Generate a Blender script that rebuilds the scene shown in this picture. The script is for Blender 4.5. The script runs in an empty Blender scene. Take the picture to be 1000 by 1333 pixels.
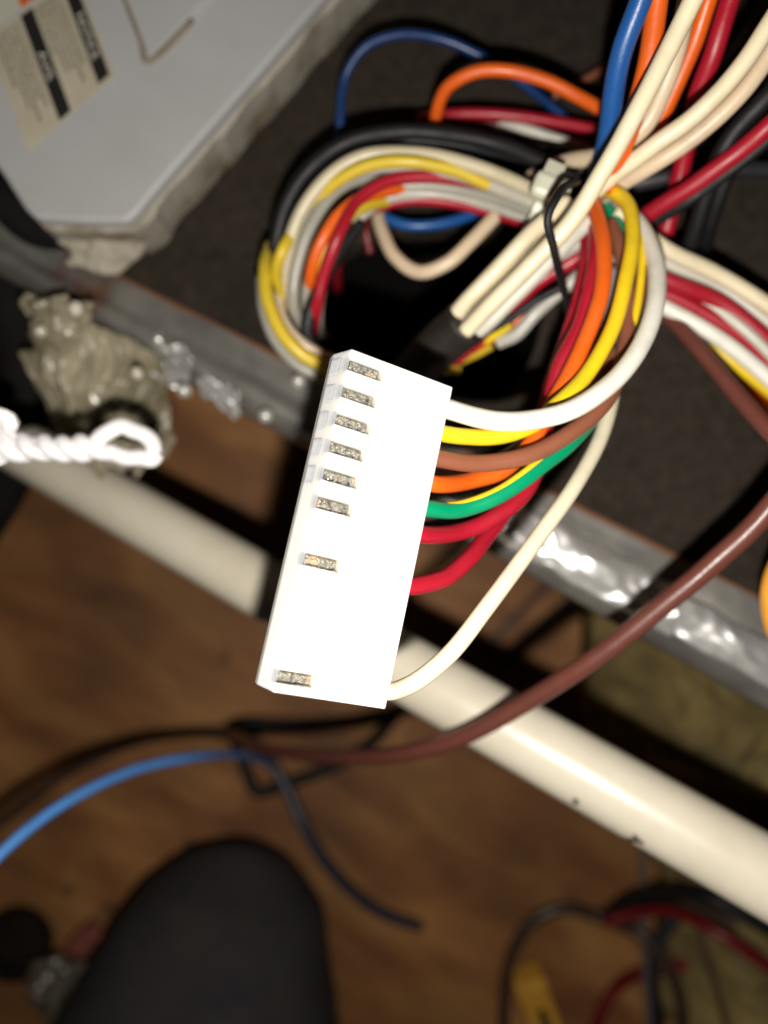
import bpy, bmesh, math, random
from mathutils import Vector, Matrix, noise
random.seed(7)
C = bpy.context.scene.collection
S = bpy.context.scene
H = 0.33                      # height of the lens above the floor
F = 970.0

# ---------------------------------------------------------------- camera
cam = bpy.data.cameras.new('camera'); co = bpy.data.objects.new('camera', cam); C.objects.link(co)
co.location = (0, 0, H)
cam.sensor_fit = 'VERTICAL'; cam.sensor_height = 36; cam.lens = 36*F/1333
cam.clip_start = 0.005; cam.clip_end = 20
cam.dof.use_dof = True; cam.dof.focus_distance = 0.1065; cam.dof.aperture_fstop = cam.lens/3.25
S.camera = co
# ---------------------------------------------------------------- world: a dim room
w = bpy.data.worlds.new('World'); S.world = w; w.use_nodes = True
w.node_tree.nodes['Background'].inputs[0].default_value = (1.0, 0.86, 0.7, 1)
w.node_tree.nodes['Background'].inputs[1].default_value = 0.006
# ---------------------------------------------------------------- the phone's flash, just below the lens
fl = bpy.data.lights.new('flash', 'POINT'); fl.energy = 1.38; fl.shadow_soft_size = 0.0022; fl.color = (1, 0.95, 0.87)
fo = bpy.data.objects.new('flash', fl); C.objects.link(fo); fo.location = (0.0018, -0.0195, H)
S.view_settings.view_transform = 'Standard'; S.view_settings.look = 'None'
S.view_settings.exposure = 0; S.view_settings.gamma = 1
S.cycles.max_bounces = 6; S.cycles.caustics_reflective = False; S.cycles.caustics_refractive = False
S.cycles.sample_clamp_indirect = 4

# ---------------------------------------------------------------- helpers
def V(px, py, d): return Vector(((px-500)/F*d, (666.5-py)/F*d, H-d))
def BD(px, py): return 1/(5.68+.0005*(px-500)+.0003*(py-500))      # distance of the shelf plane
def B(px, py, up=0.0):                                              # a point on the shelf
    d = BD(px, py)-up
    return V(px, py, d)

def link(name, me, m=None, parent=None, **k):
    o = bpy.data.objects.new(name, me); C.objects.link(o)
    if m:
        for x in (m if isinstance(m, (list, tuple)) else [m]): me.materials.append(x)
    if parent: o.parent = parent
    for a, b in k.items(): o[a] = b
    return o
def tag(o, label, cat, group=None):
    o['label'] = label; o['category'] = cat
    if group: o['group'] = group
    return o
def empty(name, label, cat, loc, group=None):
    o = bpy.data.objects.new(name, None); C.objects.link(o); o.location = loc
    o.empty_display_size = .01
    return tag(o, label, cat, group)
def reparent(o, root):
    o.parent = root; o.matrix_parent_inverse = Matrix.Translation(-Vector(root.location))
    return o

def mesh(name, vs, fs, smooth=True):
    me = bpy.data.meshes.new(name); me.from_pydata([tuple(v) for v in vs], [], fs)
    if smooth: me.polygons.foreach_set('use_smooth', [True]*len(me.polygons))
    me.update(); return me

def spline(pts, n=8):
    P = [Vector(p) for p in pts]
    if len(P) == 2: return [P[0].lerp(P[1], i/n) for i in range(n+1)]
    P = [2*P[0]-P[1]]+P+[2*P[-1]-P[-2]]
    out = []
    for i in range(1, len(P)-2):
        p0, p1, p2, p3 = P[i-1:i+3]
        k = [0.0]
        for a, b in ((p0, p1), (p1, p2), (p2, p3)): k.append(k[-1]+max((b-a).length, 1e-6)**.5)
        for j in range(n):
            t = k[1]+(k[2]-k[1])*j/n
            a1 = p0*((k[1]-t)/(k[1]-k[0]))+p1*((t-k[0])/(k[1]-k[0]))
            a2 = p1*((k[2]-t)/(k[2]-k[1]))+p2*((t-k[1])/(k[2]-k[1]))
            a3 = p2*((k[3]-t)/(k[3]-k[2]))+p3*((t-k[2])/(k[3]-k[2]))
            b1 = a1*((k[2]-t)/(k[2]-k[0]))+a2*((t-k[0])/(k[2]-k[0]))
            b2 = a2*((k[3]-t)/(k[3]-k[1]))+a3*((t-k[1])/(k[3]-k[1]))
            out.append(b1*((k[2]-t)/(k[2]-k[1]))+b2*((t-k[1])/(k[2]-k[1])))
    out.append(P[-2].copy())
    return out

def tube(name, path, r, sides=12, prof=None, wob=0.0):
    """r: number or list along path; prof(i, ang) multiplies the radius"""
    vs, fs = [], []
    n = len(path)
    t = (path[1]-path[0]).normalized()
    up = Vector((0, 0, 1)) if abs(t.z) < .9 else Vector((1, 0, 0))
    nrm = (up-t*up.dot(t)).normalized()
    seed = random.random()*50
    for i, p in enumerate(path):
        a = path[max(i-1, 0)]; b = path[min(i+1, n-1)]
        t = (b-a).normalized()
        nrm = (nrm-t*nrm.dot(t)).normalized(); bi = t.cross(nrm)
        rr = r[i] if isinstance(r, (list, tuple)) else r
        if wob: p = p+Vector((noise.noise((i*.13, seed, 0)), noise.noise((i*.13, seed, 9)), 0))*wob
        for j in range(sides):
            an = 2*math.pi*j/sides
            q = rr*(prof(i, an) if prof else 1)
            vs.append(p+(nrm*math.cos(an)+bi*math.sin(an))*q)
        if i:
            o = (i-1)*sides
            for j in range(sides):
                k = (j+1) % sides
                fs.append((o+j, o+k, o+sides+k, o+sides+j))
    fs.append(tuple(range(sides))[::-1]); fs.append(tuple(range((n-1)*sides, n*sides)))
    return mesh(name, vs, fs)

def grid(name, fn, nu, nv, thick=None):
    vs = [fn(i/nu, j/nv) for i in range(nu+1) for j in range(nv+1)]
    fs = [(i*(nv+1)+j, (i+1)*(nv+1)+j, (i+1)*(nv+1)+j+1, i*(nv+1)+j+1) for i in range(nu) for j in range(nv)]
    if thick:                                                   # give the sheet a back and rims
        N = len(vs); vs += [v-Vector((0, 0, thick)) for v in vs]
        fs += [tuple(x+N for x in f[::-1]) for f in fs]
        W = nv+1
        for i in range(nu):
            for c in (0, nv):
                f = (i*W+c, (i+1)*W+c, (i+1)*W+c+N, i*W+c+N); fs.append(f if c else f[::-1])
        for j in range(nv):
            for c in (0, nu):
                f = (c*W+j, c*W+j+1, c*W+j+1+N, c*W+j+N); fs.append(f[::-1] if c else f)
    return mesh(name, vs, fs)

def prism(name, top, down, bev=0.0):
    """solid whose top outline is the list `top`, extruded by the vector down (or per-vertex list)"""
    bm = bmesh.new()
    dn = down if isinstance(down, list) else [down]*len(top)
    a = [bm.verts.new(p) for p in top]; b = [bm.verts.new(Vector(p)+q) for p, q in zip(top, dn)]
    n = len(top)
    bm.faces.new(a); bm.faces.new(b[::-1])
    for i in range(n): bm.faces.new((a[i], b[i], b[(i+1) % n], a[(i+1) % n]))
    bmesh.ops.recalc_face_normals(bm, faces=bm.faces)
    if bev: bmesh.ops.bevel(bm, geom=list(bm.edges), offset=bev, segments=2, profile=.5, affect='EDGES')
    me = bpy.data.meshes.new(name); bm.to_mesh(me); bm.free()
    return me

# ---------------------------------------------------------------- materials
def M(name, col, rough=.45, metal=0.0, col2=None, scale=200, bump=0.0, bscale=None, lo=.35, hi=.7, spec=.5,
      detail=4, trans=0.0, stretch=(1, 1, 1), rot=0, col3=None, scale3=60, lo3=.55, hi3=.7, sss=0.0, rvar=0.0):
    m = bpy.data.materials.new(name); m.use_nodes = True
    nt = m.node_tree; N = nt.nodes; Lk = nt.links; p = N['Principled BSDF']
    p.inputs['Base Color'].default_value = (*col, 1); p.inputs['Roughness'].default_value = rough
    p.inputs['Metallic'].default_value = metal; p.inputs['Specular IOR Level'].default_value = spec
    if trans: p.inputs['Transmission Weight'].default_value = trans
    if sss:
        p.inputs['Subsurface Weight'].default_value = sss; p.inputs['Subsurface Radius'].default_value = (.002, .0018, .0013)
        p.inputs['Subsurface Scale'].default_value = 1
    tc = N.new('ShaderNodeTexCoord'); mp = N.new('ShaderNodeMapping'); Lk.new(tc.outputs['Object'], mp.inputs[0])
    mp.inputs['Rotation'].default_value = (0, 0, rot); mp.inputs['Scale'].default_value = stretch
    def nz(sc, det=detail, ro=.6):
        n = N.new('ShaderNodeTexNoise'); n.inputs['Scale'].default_value = sc; n.inputs['Detail'].default_value = det
        n.inputs['Roughness'].default_value = ro; Lk.new(mp.outputs[0], n.inputs['Vector']); return n
    def ramp(src, a, b):
        r = N.new('ShaderNodeMapRange'); r.inputs[1].default_value = a; r.inputs[2].default_value = b
        Lk.new(src, r.inputs[0]); return r.outputs[0]
    last = None
    if col2:
        f = ramp(nz(scale).outputs[0], lo, hi); mx = N.new('ShaderNodeMix'); mx.data_type = 'RGBA'
        mx.inputs[6].default_value = (*col, 1); mx.inputs[7].default_value = (*col2, 1); Lk.new(f, mx.inputs[0]); last = mx.outputs[2]
    if col3:
        f = ramp(nz(scale3, 6, .7).outputs[0], lo3, hi3); mx = N.new('ShaderNodeMix'); mx.data_type = 'RGBA'
        if last: Lk.new(last, mx.inputs[6])
        else: mx.inputs[6].default_value = (*col, 1)
        mx.inputs[7].default_value = (*col3, 1); Lk.new(f, mx.inputs[0]); last = mx.outputs[2]
    if last: Lk.new(last, p.inputs['Base Color'])
    if rvar:
        r = N.new('ShaderNodeMapRange'); r.inputs[1].default_value = .3; r.inputs[2].default_value = .7
        r.inputs[3].default_value = max(rough-rvar, .03); r.inputs[4].default_value = min(rough+rvar, 1)
        Lk.new(nz(scale*.7).outputs[0], r.inputs[0]); Lk.new(r.outputs[0], p.inputs['Roughness'])
    if bump:
        b = N.new('ShaderNodeBump'); b.inputs['Strength'].default_value = bump; b.inputs['Distance'].default_value = .0004
        Lk.new(nz(bscale or scale*2).outputs[0], b.inputs['Height']); Lk.new(b.outputs[0], p.inputs['Normal'])
    return m

def wm(name, col, rough=.38, dirt=.74, k=1.0):
    d = tuple(c*dirt+.004 for c in col)
    return M(name, col, rough, col2=d, scale=180, lo=.5, hi=.9, bump=.12, bscale=1800, sss=0, rvar=.12)
WH = wm('white_pvc', (.82, .79, .70)); CR = wm('cream_pvc', (.78, .68, .47)); OLDW = wm('aged_white_pvc', (.60, .58, .50))
GRW = wm('grey_white_pvc', (.45, .43, .38)); BEI = wm('beige_pvc', (.66, .52, .36))
YE = wm('yellow_pvc', (.80, .56, .015)); YED = wm('mustard_pvc', (.62, .45, .03)); ORG = wm('orange_pvc', (.74, .115, .008))
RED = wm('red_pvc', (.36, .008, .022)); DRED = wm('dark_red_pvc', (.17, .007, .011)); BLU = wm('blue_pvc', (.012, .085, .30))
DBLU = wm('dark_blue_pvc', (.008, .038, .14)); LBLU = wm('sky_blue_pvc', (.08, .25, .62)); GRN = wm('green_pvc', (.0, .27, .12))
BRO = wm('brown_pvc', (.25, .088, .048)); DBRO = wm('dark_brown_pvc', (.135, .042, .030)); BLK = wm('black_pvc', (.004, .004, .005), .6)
DGR = wm('dark_grey_pvc', (.022, .022, .025), .45); GREY = wm('grey_pvc', (.25, .25, .26)); AMB = wm('amber_pvc', (.82, .36, .04))
CHAR = wm('charcoal_brown_pvc', (.06, .035, .025))

# ---------------------------------------------------------------- floor
def woodmat():
    m = bpy.data.materials.new('stained_wood'); m.use_nodes = True
    nt = m.node_tree; N = nt.nodes; L = nt.links; p = N['Principled BSDF']
    tc = N.new('ShaderNodeTexCoord'); mp = N.new('ShaderNodeMapping'); L.new(tc.outputs['Object'], mp.inputs[0])
    mp.inputs['Rotation'].default_value = (0, 0, math.radians(28)); 
    st = N.new('ShaderNodeMapping'); L.new(mp.outputs[0], st.inputs[0]); st.inputs['Scale'].default_value = (9, 30, 1)
    n1 = N.new('ShaderNodeTexNoise'); n1.inputs['Scale'].default_value = 1.6; n1.inputs['Detail'].default_value = 7; n1.inputs['Distortion'].default_value = .6
    L.new(st.outputs[0], n1.inputs['Vector'])
    n2 = N.new('ShaderNodeTexNoise'); n2.inputs['Scale'].default_value = 11; n2.inputs['Detail'].default_value = 4; L.new(tc.outputs['Object'], n2.inputs['Vector'])
    r1 = N.new('ShaderNodeValToRGB'); L.new(n1.outputs[0], r1.inputs[0])
    r1.color_ramp.elements[0].position = .3; r1.color_ramp.elements[0].color = (.20, .078, .026, 1)
    r1.color_ramp.elements[1].position = .72; r1.color_ramp.elements[1].color = (.50, .25, .080, 1)
    e = r1.color_ramp.elements.new(.5); e.color = (.35, .148, .047, 1)
    r2 = N.new('ShaderNodeMapRange'); L.new(n2.outputs[0], r2.inputs[0]); r2.inputs[1].default_value = .35; r2.inputs[2].default_value = .7
    r2.inputs[3].default_value = .6; r2.inputs[4].default_value = 1.3
    mx = N.new('ShaderNodeMix'); mx.data_type = 'RGBA'; mx.blend_type = 'MULTIPLY'; mx.inputs[0].default_value = 1
    L.new(r1.outputs[0], mx.inputs[6]); cc = N.new('ShaderNodeCombineColor')
    for i in range(3): L.new(r2.outputs[0], cc.inputs[i])
    L.new(cc.outputs[0], mx.inputs[7])
    # scattered dark knots and stains
    n3 = N.new('ShaderNodeTexNoise'); n3.inputs['Scale'].default_value = 38; n3.inputs['Detail'].default_value = 2; L.new(tc.outputs['Object'], n3.inputs['Vector'])
    r3 = N.new('ShaderNodeMapRange'); L.new(n3.outputs[0], r3.inputs[0]); r3.inputs[1].default_value = .68; r3.inputs[2].default_value = .76
    m2 = N.new('ShaderNodeMix'); m2.data_type = 'RGBA'; L.new(r3.outputs[0], m2.inputs[0]); L.new(mx.outputs[2], m2.inputs[6]); m2.inputs[7].default_value = (.05, .028, .018, 1)
    L.new(m2.outputs[2], p.inputs['Base Color']); p.inputs['Roughness'].default_value = .62
    b = N.new('ShaderNodeBump'); b.inputs['Strength'].default_value = .3; b.inputs['Distance'].default_value = .001
    L.new(n1.outputs[0], b.inputs['Height']); L.new(b.outputs[0], p.inputs['Normal'])
    return m
fm = grid('floor', lambda u, v: Vector((-1.5+3*u, -1.5+3*v, .0006*noise.noise((u*60, v*60, 0)))), 60, 60)
link('floor', fm, woodmat(), kind='structure')

# ---------------------------------------------------------------- metal shelf of the cabinet: lining board, folded rim, dark opening added for the shade inside the coil
board_m = M('dark_fibre_board', (.024, .0185, .014), .9, col2=(.042, .032, .023), scale=320, bump=.7, bscale=1500,
            col3=(.011, .0085, .007), scale3=25, lo3=.5, hi3=.75, spec=.2)
cab = empty('cabinet_shelf', 'dark lined metal shelf with a dull galvanised front edge running behind the connector', 'shelf', B(500, 500))
def ty(x): return 284+.502*x                                       # the line where board meets rim
outer = [(-500, ty(-500)), (-200, ty(-200)), (100, ty(100)), (420, ty(420)), (700, ty(700)), (1000, ty(1000)), (1500, ty(1500)), (1500, -450), (-500, -450)]
shade_hole = [(388, 402), (420, 350), (470, 318), (560, 300), (660, 318), (716, 350), (706, 420), (690, 470), (650, 520), (560, 500), (480, 478), (432, 470), (396, 446)]  # opening added where the shadow of coil and bundle falls
def roundp(pts, n=4):
    sp = spline([Vector((x, y, 0)) for x, y in pts+[pts[0]]], n)[:-1]
    return [(p.x, p.y) for p in sp]
shade_hole = roundp(shade_hole)
bm = bmesh.new()
def ring(pts, up):
    vs = [bm.verts.new(B(x, y, up)) for x, y in pts]
    return vs, [bm.edges.new((vs[i], vs[(i+1) % len(vs)])) for i in range(len(vs))]
o1, e1 = ring(outer, 0); h1, e2 = ring(shade_hole, 0)
bmesh.ops.triangle_fill(bm, use_beauty=True, edges=e1+e2)
ex = bmesh.ops.extrude_face_region(bm, geom=list(bm.faces))
bmesh.ops.translate(bm, verts=[g for g in ex['geom'] if isinstance(g, bmesh.types.BMVert)], vec=(0, 0, -.006))
bmesh.ops.recalc_face_normals(bm, faces=bm.faces)
me = bpy.data.meshes.new('lining_board'); bm.to_mesh(me); bm.free()
reparent(link('lining_board', me, board_m), cab)
# black pit added to deepen the shade inside the coil
shade_well = [B(x, y, 0)+Vector((0, 0, -.0061)) for x, y in shade_hole]
cx = sum(shade_well, Vector())/len(shade_well)
vs = [cx+(p-cx)*1.06 for p in shade_well]+[cx+(p-cx)*1.06+Vector((0, 0, -.07)) for p in shade_well]; n = len(shade_well)
me = mesh('shade_well', vs, [(i, (i+1) % n, n+(i+1) % n, n+i) for i in range(n)]+[tuple(range(n, 2*n))])
reparent(link('shade_well', me, M('shade_black', (.006, .005, .005), .9, spec=.1)), cab)
# rim: a folded strip of sheet with a rounded bead on its lower side
rim_m = M('galvanised_sheet', (.27, .255, .23), .38, .35, col2=(.14, .135, .13), scale=60, bump=.12, bscale=300,
          col3=(.20, .075, .03), scale3=30, lo3=.60, hi3=.72, rvar=.15)
def low(x): return 345+.566*x
prof = [(-.02, .0006), (.0, .0012), (.10, .0016), (.26, .0022), (.42, .0022), (.50, .0030), (.58, .0042), (.68, .0046), (.78, .0040), (.86, .0024), (.93, .0005), (1.0, -.002), (1.0, -.010), (.9, -.012)]
def rimf(u, v):
    x = -450+1900*u; k = v*(len(prof)-1); i = min(int(k), len(prof)-2); f = k-i
    t = prof[i][0]*(1-f)+prof[i+1][0]*f; h = prof[i][1]*(1-f)+prof[i+1][1]*f
    a, b = (x, ty(x)), (x-25*t, low(x))
    px, py = x-22*t, ty(x)*(1-t)+low(x)*t
    h += .0006*noise.noise((x*.012, t*3, 0))+.00015*noise.noise((x*.05, t*6, 3))
    d = BD(x, ty(x))
    return V(px, py, d)+Vector((0, 0, h))
reparent(link('rim', grid('rim', rimf, 220, 26, .0009), rim_m), cab)
# rust-brown seam between board and rim
me = tube('seam', [B(x, ty(x)-1, .0008) for x in range(-450, 1460, 30)], .0007, 6, wob=.0002)
reparent(link('seam', me, M('rusty_seam', (.17, .07, .03), .8)), cab)
# setback support under the shelf
a = [B(-400, ty(-400), -.007)+Vector((-.03, .06, 0)), B(1400, ty(1400), -.007)+Vector((.03, .06, 0))]
me = prism('support_panel', [a[0], a[1], a[1]+Vector((0, .003, 0)), a[0]+Vector((0, .003, 0))],
           [Vector((0, 0, -p.z)) for p in (a[0], a[1], a[1], a[0])])
reparent(link('support_panel', me, M('dark_steel', (.03, .028, .026), .7)), cab)

# foil tape pressed over the rim
foil_m = M('crumpled_foil', (.86, .85, .83), .34, .72, bump=.2, bscale=300, rvar=.10, scale=60)
def foil(name, x0, x1, t0, t1, label, h=.0016, seed=0, nu=90, nv=16, amp=.0016):
    def f(u, v):
        x = x0+(x1-x0)*u; t = t0+(t1-t0)*v+(.05+.10*(nu < 30))*noise.noise((u*(9 if nu > 30 else 4), v*2, seed+5)); x += 10*noise.noise((v*5, seed, u*2))*(1 if nu < 30 else .8)
        px, py = x-22*t, ty(x)*(1-t)+low(x)*t
        e = noise.noise((x*.017+t*.6, t*3.6, seed)); g = abs(noise.noise((x*.04, t*6, seed+3)))
        k = (t-.6)/.4
        hh = .0046*max(0, 1-k*k)+h+amp*e-amp*.5*g
        return V(px, py, BD(x, ty(x)))+Vector((0, 0, hh))
    o = link(name, grid(name, f, nu, nv, .0002), foil_m); o.data.polygons.foreach_set('use_smooth', [True]*len(o.data.polygons))
    return tag(o, label, 'foil tape')
foil('foil_tape', 635, 880, .28, .84, 'crinkled silver foil tape stuck on the metal edge just left of the brown wire', seed=1)
foil('foil_tape', 868, 1180, .36, .80, 'crinkled silver foil tape on the metal edge at the right photo edge', seed=8)
foil('foil_tape', 226, 272, .60, 1.22, 'small crumpled grey foil tab hanging off the metal edge left of the connector', seed=4, nu=26, amp=.0045)
foil('foil_tape', 285, 335, .75, 1.12, 'narrow bright foil scrap on the lower lip of the metal edge near the connector', seed=17, nu=22, amp=.0035)

# ---------------------------------------------------------------- clear plastic clump and beads added for glints on the rim
def crumple(name, pts, m, label, cat, n=34, amp=.006, seed=0, thick=.0006):
    """sheet between two px/py/d polylines, crumpled"""
    A, Bq = pts
    sa = spline([V(*p) for p in A], 12); sb = spline([V(*p) for p in Bq], 12)
    def pick(s, u):
        k = u*(len(s)-1); i = min(int(k), len(s)-2); return s[i].lerp(s[i+1], k-i)
    def f(u, v):
        p = pick(sa, u).lerp(pick(sb, u), v)
        q = p*180+Vector((seed, 0, 0))
        r = 1-abs(noise.noise(q))*2; r2 = 1-abs(noise.noise(q*2.3+Vector((4, 4, 4))))*2
        edge = .35*amp*noise.noise(p*400+Vector((0, seed, 0)))
        return p+Vector((edge, edge, amp*.55*r+amp*.25*r2))
    return tag(link(name, grid(name, f, n, n, thick), m), label, cat)
film = M('cloudy_plastic_film', (.42, .37, .26), .24, col2=(.17, .15, .09), scale=42, bump=.06, bscale=200, trans=.15, lo=.4, hi=.65, spec=.6)
def filmf(u, v):                                               # a torn curtain of film stuck along the metal edge
    x = 44+168*u+(-4+26*u)*v+12*noise.noise((u*2.5, v*3, 2)); 
    L_ = 165+20*u-110*max(0, u-.72)/.28*.6+38*noise.noise((u*3.1, 2, 7))+24*noise.noise((u*11, 0, 2))-90*max(0, .22-u)/.22
    y = 388+74*u+L_*v+6*noise.noise((u*6, v*4, 9))
    q = u*5+.9*v*v+.8*noise.noise((v*2, u*2, 1))
    pl = 1-2.2*abs(noise.noise((q, v*1.2, 4))); p2 = noise.noise((q*2.1+3, v*2.6, 8)); p3 = 1-2*abs(noise.noise((u*3-v*3, v*4+u*2, 12)))
    return V(x, y, .178+.014*v)+Vector((0, 0, .0045*pl+.0022*p2+.0028*p3*v))
cl = tag(link('plastic_clump', grid('plastic_clump', filmf, 90, 60, .0004), film), 'torn cloudy olive plastic film hanging below the metal edge at the left', 'plastic film')
crumple('plastic_film', ([(44, 398, .172), (75, 388, .168), (128, 398, .168)], [(50, 440, .176), (70, 470, .178), (105, 450, .176)]),
        film, 'small pale crumpled tuft at the top left of the hanging plastic film', 'plastic film', n=22, amp=.004, seed=31)
tag(link('dark_fill_hose', tube('dark_fill_hose', spline([V(-70, 300, .20), V(-8, 345, .20), V(22, 420, .205), V(30, 500, .21), V(22, 600, .22), V(-30, 700, .24)], 10), .0062, 20, wob=.0006),
         M('dark_fill', (.005, .0045, .004), .9, col2=(.009, .008, .007), scale=90, spec=.2)), 'black hose added to darken the left edge beside the plastic film', 'hose')  # hose put in to make this area dark
for k, (x, y, d, r) in enumerate([(53, 431, .168, .0012), (98, 402, .162, .0016), (178, 486, .163, .0013)]):  # small beads added so the flash leaves glints on the film
    bm = bmesh.new(); bmesh.ops.create_icosphere(bm, subdivisions=3, radius=r)
    for v in bm.verts: v.co *= 1+.25*noise.noise(v.co*900+Vector((k, 0, 0)))
    bmesh.ops.translate(bm, verts=bm.verts, vec=V(x, y, d)); me = bpy.data.meshes.new('film_glint'); bm.to_mesh(me); bm.free()
    me.polygons.foreach_set('use_smooth', [True]*len(me.polygons))
    link('film_glint', me, M('glint_gloss', (.6, .56, .46), .08, spec=.8) if k == 0 else bpy.data.materials['glint_gloss'], cl)
for k, (x, y, lab) in enumerate([(240, 508, 'small bead added for a glint under the foil tab on the metal edge'),
                  (346, 541, 'small bead added for a glint on the lower lip of the metal edge beside the connector'),
                  (389, 496, 'small bead added for a bluish glint on the metal edge below the yellow coil wire')]):
    bm = bmesh.new(); bmesh.ops.create_icosphere(bm, subdivisions=3, radius=.0017)  # bead added for a point of light on the rim
    bmesh.ops.translate(bm, verts=bm.verts, vec=V(x, y, BD(x, y)-.0072)); me = bpy.data.meshes.new('rim_glint'); bm.to_mesh(me); bm.free()
    me.polygons.foreach_set('use_smooth', [True]*len(me.polygons))
    tag(link('rim_glint', me, M('glint_metal', (.62, .60, .56), .22, .35) if k == 0 else bpy.data.materials['glint_metal']), lab, 'solder drop')  # no solder here: beads added for glints on the rim

# ---------------------------------------------------------------- beige scrap and added shade tube between box and rim
crumple('insulation_scrap', ([(80, 316, .1745), (130, 304, .173), (192, 312, .1745)], [(92, 344, .178), (138, 360, .178), (186, 338, .178)]),
        M('beige_fibre', (.42, .385, .31), .8, col2=(.27, .24, .18), scale=90, bump=.4), 'beige fibre scrap lying in the dark gap under the white box', 'scrap', n=20, amp=.003, seed=3)

# ---------------------------------------------------------------- white box with the warning label
box_m = M('grey_white_enamel', (.445, .445, .45), .5, col2=(.395, .39, .385), scale=35, bump=.08, bscale=900, col3=(.40, .35, .27), scale3=22, lo3=.58, hi3=.8)
edge_m = M('grimy_cream_edge', (.42, .39, .33), .7, col2=(.22, .18, .12), scale=70, bump=.4, bscale=700, lo=.45, hi=.65)
cb = empty('control_box', 'grey white enamelled box with a black and cream warning label at upper left', 'control box', V(150, 100, .160))
BXD = .162
ol = [(-160, -200), (-160, 60), (-45, 165), (0, 222), (32, 272), (46, 285), (110, 289), (165, 289), (178, 278), (205, 245), (340, 92), (440, -24), (600, -200)]
me = prism('cover', [V(x, y, BXD) for x, y in ol], Vector((0, 0, -.004)), .0011)
reparent(link('cover', me, box_m), cb)
ol2 = []
for k in range(len(ol)):
    (x0, y0), (x1, y1) = ol[k], ol[(k+1) % len(ol)]
    m_ = max(1, int(math.hypot(x1-x0, y1-y0)/14))
    for q in range(m_):
        x, y = x0+(x1-x0)*q/m_, y0+(y1-y0)*q/m_
        ol2.append((x+5*noise.noise((x*.03, y*.03, 1))+3*noise.noise((x*.11, y*.11, 5)), y+5*noise.noise((x*.03, y*.03, 2))+3*noise.noise((x*.11, y*.11, 8))))
me = prism('side_wall', [V(x, y, BXD)+Vector((.0004, -.0004, -.0042)) for x, y in ol2], [Vector((-.0008, .0006, -.0150))]*len(ol2))
reparent(link('side_wall', me, edge_m), cb)
me = prism('raised_panel', [V(x, y, BXD)+Vector((0, 0, .0011)) for x, y in [(108, -150), (196, 79), (330, -58), (400, -150)]], Vector((0, 0, -.0015)), .0003)
reparent(link('raised_panel', me, box_m), cb)
grime = M('brown_grime', (.20, .15, .09), .85, col2=(.30, .26, .2), scale=300)
me = tube('sealant_bead', spline([V(x, y, BXD)+Vector((0, 0, .0004)) for x, y in [(150, -40), (165, 0), (184, 50), (193, 82), (212, 68), (250, 27)]], 6), .0006, 8, wob=.0005)
reparent(link('sealant_bead', me, grime), cb)
# warning label: a skewed sticker; s runs along its text, t across
A0, A1, B1, B0 = (100, -32), (149, 99), (37, 197), (-18, 50)
def LB(s, t, up=.0002):
    x = (A0[0]*(1-s)+A1[0]*s)*(1-t)+(B0[0]*(1-s)+B1[0]*s)*t
    y = (A0[1]*(1-s)+A1[1]*s)*(1-t)+(B0[1]*(1-s)+B1[1]*s)*t
    return V(x, y, BXD)+Vector((0, 0, up))
cream_p = M('yellowed_label', (.50, .455, .35), .6, col2=(.43, .38, .28), scale=90)
lab = link('warning_label', prism('warning_label', [LB(0, 0), LB(1, 0), LB(1, 1), LB(0, 1)], Vector((0, 0, -.00015))), cream_p)
reparent(lab, cb)
ink = M('black_ink', (.012, .011, .010), .6); wink = M('white_ink', (.66, .62, .53), .6); gink = M('grey_ink', (.06, .045, .035), .7)
def quads(name, rects, m, up):
    vs, fs = [], []
    for s0, s1, t0, t1 in rects:
        k = len(vs); vs += [LB(s0, t0, up), LB(s1, t0, up), LB(s1, t1, up), LB(s0, t1, up)]; fs.append((k, k+1, k+2, k+3))
    o = link(name, mesh(name, vs, fs, False), m); o.parent = lab; return o
quads('heading_bar', [(.0, .965, .035, .165)], ink, .0003)
quads('heading_bar', [(.02, .985, .49, .625)], ink, .0003)
def text(body, s0, s1, t0, t1):
    cu = bpy.data.curves.new('t', 'FONT'); cu.body = body; cu.resolution_u = 3
    o = bpy.data.objects.new('t', cu); C.objects.link(o)
    bpy.context.view_layer.update()
    me = bpy.data.meshes.new_from_object(o.evaluated_get(bpy.context.evaluated_depsgraph_get()))
    bpy.data.objects.remove(o)
    xs = [v.co.x for v in me.vertices]; ys = [v.co.y for v in me.vertices]
    for v in me.vertices:
        a = (v.co.x-min(xs))/(max(xs)-min(xs)); b = (v.co.y-min(ys))/(max(ys)-min(ys))
        v.co = LB(s0+(s1-s0)*a, t1+(t0-t1)*b, .0005)
    me.name = 'heading_text'; me.materials.clear()
    q = link('heading_text', me, wink); q.parent = lab
text('NOTICE', .33, .765, .062, .138)
text('AVIS', .39, .65, .522, .595)
rows = []
for t in [.215, .27, .325, .38, .435] + [.67, .725, .78, .835, .89]:
    s = .04
    end = random.choice([.7, .8, .86, .88]) if t not in (.435, .89) else .5
    while s < end:
        w_ = random.uniform(.015, .06); q = s
        while q < s+w_: rows.append((q, q+.0085, t+random.uniform(-.004, .004), t+.026)); q += .013
        s += w_+.018
quads('small_print', rows, gink, .0003)['kind'] = 'stuff'
# neighbouring sticker with an orange patch
lb2 = link('cream_sticker', prism('cream_sticker', [V(x, y, BXD)+Vector((0, 0, .0003)) for x, y in [(-60, 72), (-22, 46), (96, -36), (60, -110), (-60, -60)]], Vector((0, 0, -.00015))), M('pale_sticker', (.50, .50, .40), .5))
reparent(lb2, cb)
q = link('orange_patch', prism('orange_patch', [V(x, y, BXD)+Vector((0, 0, .0005)) for x, y in [(20, -14), (29, 12), (62, -12), (54, -34)]], Vector((0, 0, -.00012))), M('orange_ink', (.62, .13, .01), .6)); q.parent = lb2

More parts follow.
